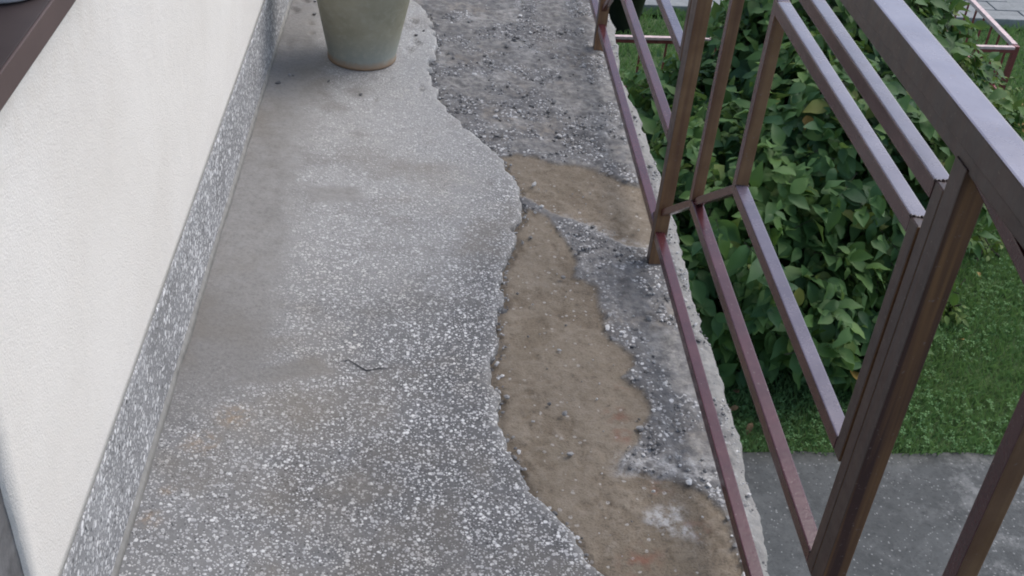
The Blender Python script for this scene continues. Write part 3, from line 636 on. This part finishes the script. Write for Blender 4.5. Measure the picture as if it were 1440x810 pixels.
def grow(lobes, ntw, lsize, seed, per=(6, 11)):
    g = np.random.default_rng(seed); pos, tip, nrm, siz = [], [], [], []; stems = []
    vol = np.array([l[1][0] * l[1][1] * l[1][2] for l in lobes]) ** .8; pr = vol / vol.sum()
    for i in range(ntw):
        c0, r0 = lobes[g.choice(len(lobes), p=pr)]; c0, r0 = np.array(c0), np.array(r0)
        dd = g.normal(size=3); dd[2] = dd[2] * .9 + .25; dd /= np.linalg.norm(dd)
        rad = .62 + .40 * g.random() ** .7 + .10 * math.sin(dd[0] * 7 + dd[1] * 5 + c0[0] * 3) * math.cos(dd[2] * 6)
        end = c0 + dd * r0 * rad
        if end[2] < GZ + .05: continue
        out = dd * np.array([1, 1, .6]) + np.array([0, 0, .35]) + g.normal(size=3) * .35; out /= np.linalg.norm(out)
        ln = g.uniform(.14, .30); stems.append((end - out * ln * 1.1, end)); k_ = g.integers(*per); ph = g.uniform(0, 6.3)
        sd_ = np.cross(out, [0.3, .2, .9]); sd_ /= np.linalg.norm(sd_); up = np.cross(sd_, out)
        for j in range(k_):
            t = j / k_; p = end - out * ln * (1 - t); a = ph + (j // 2) * 1.57 + (j % 2) * math.pi
            rd = math.cos(a) * sd_ + math.sin(a) * up
            tp = rd * (1.0 - .45 * t) + out * (.35 + .5 * t) + np.array([0, 0, -.5]) + g.normal(size=3) * .28
            nm = np.array([0, 0, .85]) + out * .45 + dd * .45 + g.normal(size=3) * .42
            pos.append(p); tip.append(tp); nrm.append(nm); siz.append(lsize * (.42 + .85 * g.random() ** .8) * (1 - .25 * t * t))
    return np.array(pos), np.array(tip), np.array(nrm), np.array(siz), stems
def shrub(name, label, lobes, ntw, lsize, mat, seed, base, nparts=300, yellow=4):
    root = empty(name, (*base, GZ)); tag(root, label, 'weed' if name == 'weed' else 'shrub')
    pos, tip, nrm, siz, stems = grow(lobes, ntw, lsize, seed); A = leaf_mats(pos, tip, nrm, siz)
    # the leaves that show largest: nearest to the eye within each small view cone
    dv = pos - np.array(CAM); dep = dv @ np.array(cw); uu = (dv @ np.array(cr)) / dep; vv = (dv @ np.array(cu)) / dep
    cell = {}
    vis = np.nonzero((np.abs(uu) < .44) & (np.abs(vv) < .25))[0]
    for i in vis:
        kq = (int(uu[i] / .0125), int(vv[i] / .0125))
        if kq not in cell or dep[i] < dep[cell[kq]]: cell[kq] = i
    pick = sorted(cell.values(), key=lambda i: -siz[i] / dep[i])[:nparts]; ps = set(pick)
    rest = np.array([i for i in range(len(pos)) if i not in ps]); g = np.random.default_rng(seed + 1)
    Vs, Fs, o_ = [], [], 0; kind = g.integers(0, 3, len(pos))
    for j in range(3):
        idx = rest[kind[rest] == j]; LV, LF = LEAVES[j]
        V = np.einsum('nij,kj->nki', A[idx], LV) + pos[idx][:, None, :]; Vs.append(V.reshape(-1, 3))
        Fs.append((LF[None] + (np.arange(len(idx)) * len(LV))[:, None, None] + o_).reshape(-1, 4)); o_ += len(idx) * len(LV)
    f = raw_mesh('foliage', np.concatenate(Vs), np.concatenate(Fs), mat, root, sm=True); f['kind'] = 'stuff'
    lm_ = []; ly = []
    for j in range(3):
        LV, LF = LEAVES[j]
        for lst, mt in ((lm_, mat), (ly, M['leaf_yellow'])):
            me = bpy.data.meshes.new('leaf'); me.from_pydata(LV.tolist(), [], LF.tolist()); smooth(me); me.materials.append(mt); lst.append(me)
    yel = set(g.choice(len(pick), min(yellow, len(pick)), replace=False).tolist())
    for q, i in enumerate(pick):
        o = bpy.data.objects.new('leaf', (ly if q in yel else lm_)[kind[i]]); C.objects.link(o); o.parent = root
        mt = Matrix(A[i].tolist()).to_4x4(); mt.translation = Vector(pos[i].tolist()) - root.location; o.matrix_local = mt
        if q in yel: o['label'] = 'yellowed leaf'
    # stems
    for (c0, r0) in lobes:
        for s_ in range(3):
            p0 = Vector((c0[0] + random.uniform(-.15, .15), c0[1] + random.uniform(-.15, .15), GZ - .03)); p1 = Vector((c0[0] + random.uniform(-.6, .6) * r0[0], c0[1] + random.uniform(-.6, .6) * r0[1], c0[2] + .35 * r0[2]))
            bm = bmesh.new(); rings = []
            for t in (0, .35, .7, 1):
                c_ = p0.lerp(p1, t) + Vector((random.uniform(-.03, .03), random.uniform(-.03, .03), 0)); rr = .016 * (1 - .7 * t)
                rings.append([bm.verts.new(c_ + Vector((math.cos(a) * rr, math.sin(a) * rr, 0))) for a in [q_ * math.pi / 3 for q_ in range(6)]])
            for a, b in zip(rings, rings[1:]):
                for i in range(6): bm.faces.new((a[i], a[(i + 1) % 6], b[(i + 1) % 6], b[i]))
            from_bm('stem', bm, M['bark'], root, True)
    Vs, Fs = [], []
    for i, (a, b) in enumerate(stems):
        d_ = (b - a); s_ = np.cross(d_, [0, 0, 1.0]); s_ = s_ / (np.linalg.norm(s_) + 1e-9) * .002; u_ = np.array([0, 0, .002])
        Vs += [a - s_ - u_, a + s_ - u_, a + u_, b]; o_ = 4 * i; Fs += [(o_, o_ + 1, o_ + 3), (o_ + 1, o_ + 2, o_ + 3), (o_ + 2, o_, o_ + 3)]
    tw = raw_mesh('twigs', np.array(Vs), np.array(Fs), M['bark'], root); tw['kind'] = 'stuff'
    return root
shrub('leafy_shrub', 'large dark green leafy shrub growing just beyond the railing', [((1.05, 4.95, -1.50), (.72, .92, .58)), ((1.65, 5.35, -1.35), (.78, .92, .72)), ((1.0, 5.85, -1.5), (.62, .72, .50)), ((1.80, 6.15, -1.22), (.82, .8, .85)), ((2.36, 6.15, -1.47), (.66, .72, .58)), ((1.42, 4.62, -1.72), (.55, .52, .36)), ((.5, 4.8, -1.65), (.45, .8, .42))], 3300, .122, M['leaf'], 11, (1.6, 5.5))
shrub('flowering_shrub', 'small yellow-green leafy plant with yellow flowers beside the red fence', [((3.05, 6.75, -1.72), (.5, .6, .36)), ((3.55, 6.75, -1.8), (.42, .5, .26))], 420, .07, M['leaf_light'], 23, (3.4, 6.85), 60, 14)

shrub('weed', 'small leafy weed sprouting from the lawn beside the large shrub', [((2.28, 4.98, -1.93), (.16, .18, .10))], 26, .06, M['leaf_light'], 31, (2.28, 4.98), 30, 0)
shrub('weed', 'tiny pale weed farther back on the open lawn', [((2.78, 5.62, -1.95), (.14, .14, .09))], 18, .055, M['leaf_light'], 37, (2.78, 5.62), 20, 0)
# low red garden fence
fe = empty('garden_fence', (3.63, 7.58, GZ)); tag(fe, 'low red metal garden fence with faded pink rail behind the shrub', 'fence')
fz = -1.5
def fbar(name, p, q, hw, hh, mat):
    p, q = Vector(p), Vector(q); t = (q - p).normalized(); up = Vector((0, 0, 1)) if abs(t.z) < .9 else Vector((0, 1, 0)); sd_ = t.cross(up).normalized(); up = sd_.cross(t)
    bm = bmesh.new(); add_box(bm, -hw, hw, 0, (q - p).length, -hh, hh, .003); mt = Matrix((sd_, t, up)).transposed().to_4x4(); mt.translation = p
    bmesh.ops.transform(bm, matrix=mt, verts=bm.verts); return from_bm(name, bm, mat, fe)
fbar('rail', (.3, 7.265, fz), (3.61, 7.578, fz), .016, .010, M['pink_metal']); fbar('rail', (.3, 7.265, fz - .024), (3.61, 7.578, fz - .024), .012, .012, M['red_metal'])
fbar('rail', (3.63, 7.62, fz), (3.65, 10.2, fz), .020, .014, M['pink_metal'])
fbar('rail', (.3, 7.267, fz - .36), (3.61, 7.58, fz - .36), .010, .010, M['red_metal']); fbar('rail', (3.63, 7.62, fz - .36), (3.65, 10.2, fz - .36), .010, .010, M['red_metal'])
fbar('corner_post', (3.63, 7.59, GZ - .05), (3.63, 7.59, fz + .012), .019, .019, M['red_metal'])
for i in range(19):
    t = (i + .5) / 19; x, y = .3 + 3.31 * t, 7.265 + .313 * t; fbar('picket', (x, y, GZ + .09), (x, y, fz - .038), .007, .007, M['red_metal'])
for i in range(16):
    y = 7.72 + i * .155; fbar('picket', (3.632 + .008 * i * .15, y, GZ + .09), (3.632 + .008 * i * .15, y, fz - .015), .007, .007, M['red_metal'])

# black plastic planter on the lawn
bp = empty('black_planter', (.98, 8.72, GZ)); tag(bp, 'round black plastic planter standing on the lawn behind the shrub', 'planter')
a_ = lathe('planter_body', [(.15, 0), (.155, .01), (.20, .30), (.215, .305), (.215, .335), (.20, .335), (.19, .28), (.18, .22)], M['black_plastic'], None, 40); a_.parent = bp
a_ = lathe('soil', [(.02, .21), (.178, .215), (.10, .225), (.02, .228)], M['soil'], None, 30); a_.parent = bp

# fallen leaves on the lawn and under the shrub
LV, LF = LEAVES[1]
fl = bpy.data.meshes.new('fallen_leaf'); fl.from_pydata((LV * .06).tolist(), [], LF.tolist()); fl.materials.append(M['dryleaf'])
fl2 = bpy.data.meshes.new('fallen_leaf'); fl2.from_pydata((LV * .045).tolist(), [], LF.tolist()); fl2.materials.append(M['leaf_yellow'])
spots = [(1.02, 3.99, 0), (1.06, 4.06, 0), (.98, 4.10, 0), (1.12, 4.0, 0), (1.0, 4.2, 0), (2.62, 5.35, 1), (2.3, 4.7, 1)]
for i, (x, y, t) in enumerate(spots):
    o = bpy.data.objects.new('fallen_leaf', fl2 if t else fl); C.objects.link(o); o.location = (x, y, GZ + .05); o.rotation_euler = (random.uniform(-.3, .3), random.uniform(-.3, .3), random.uniform(0, 6))
    if t: tag(o, 'farther of the two small yellow leaves lying on the open lawn' if y > 5 else 'nearer of the two small yellow leaves lying on the open lawn', 'leaf', 'yellow leaves on the lawn')
    else: tag(o, 'brown dry leaf lying on the grass at the foot of the shrub', 'leaf', 'dry leaves under the shrub')
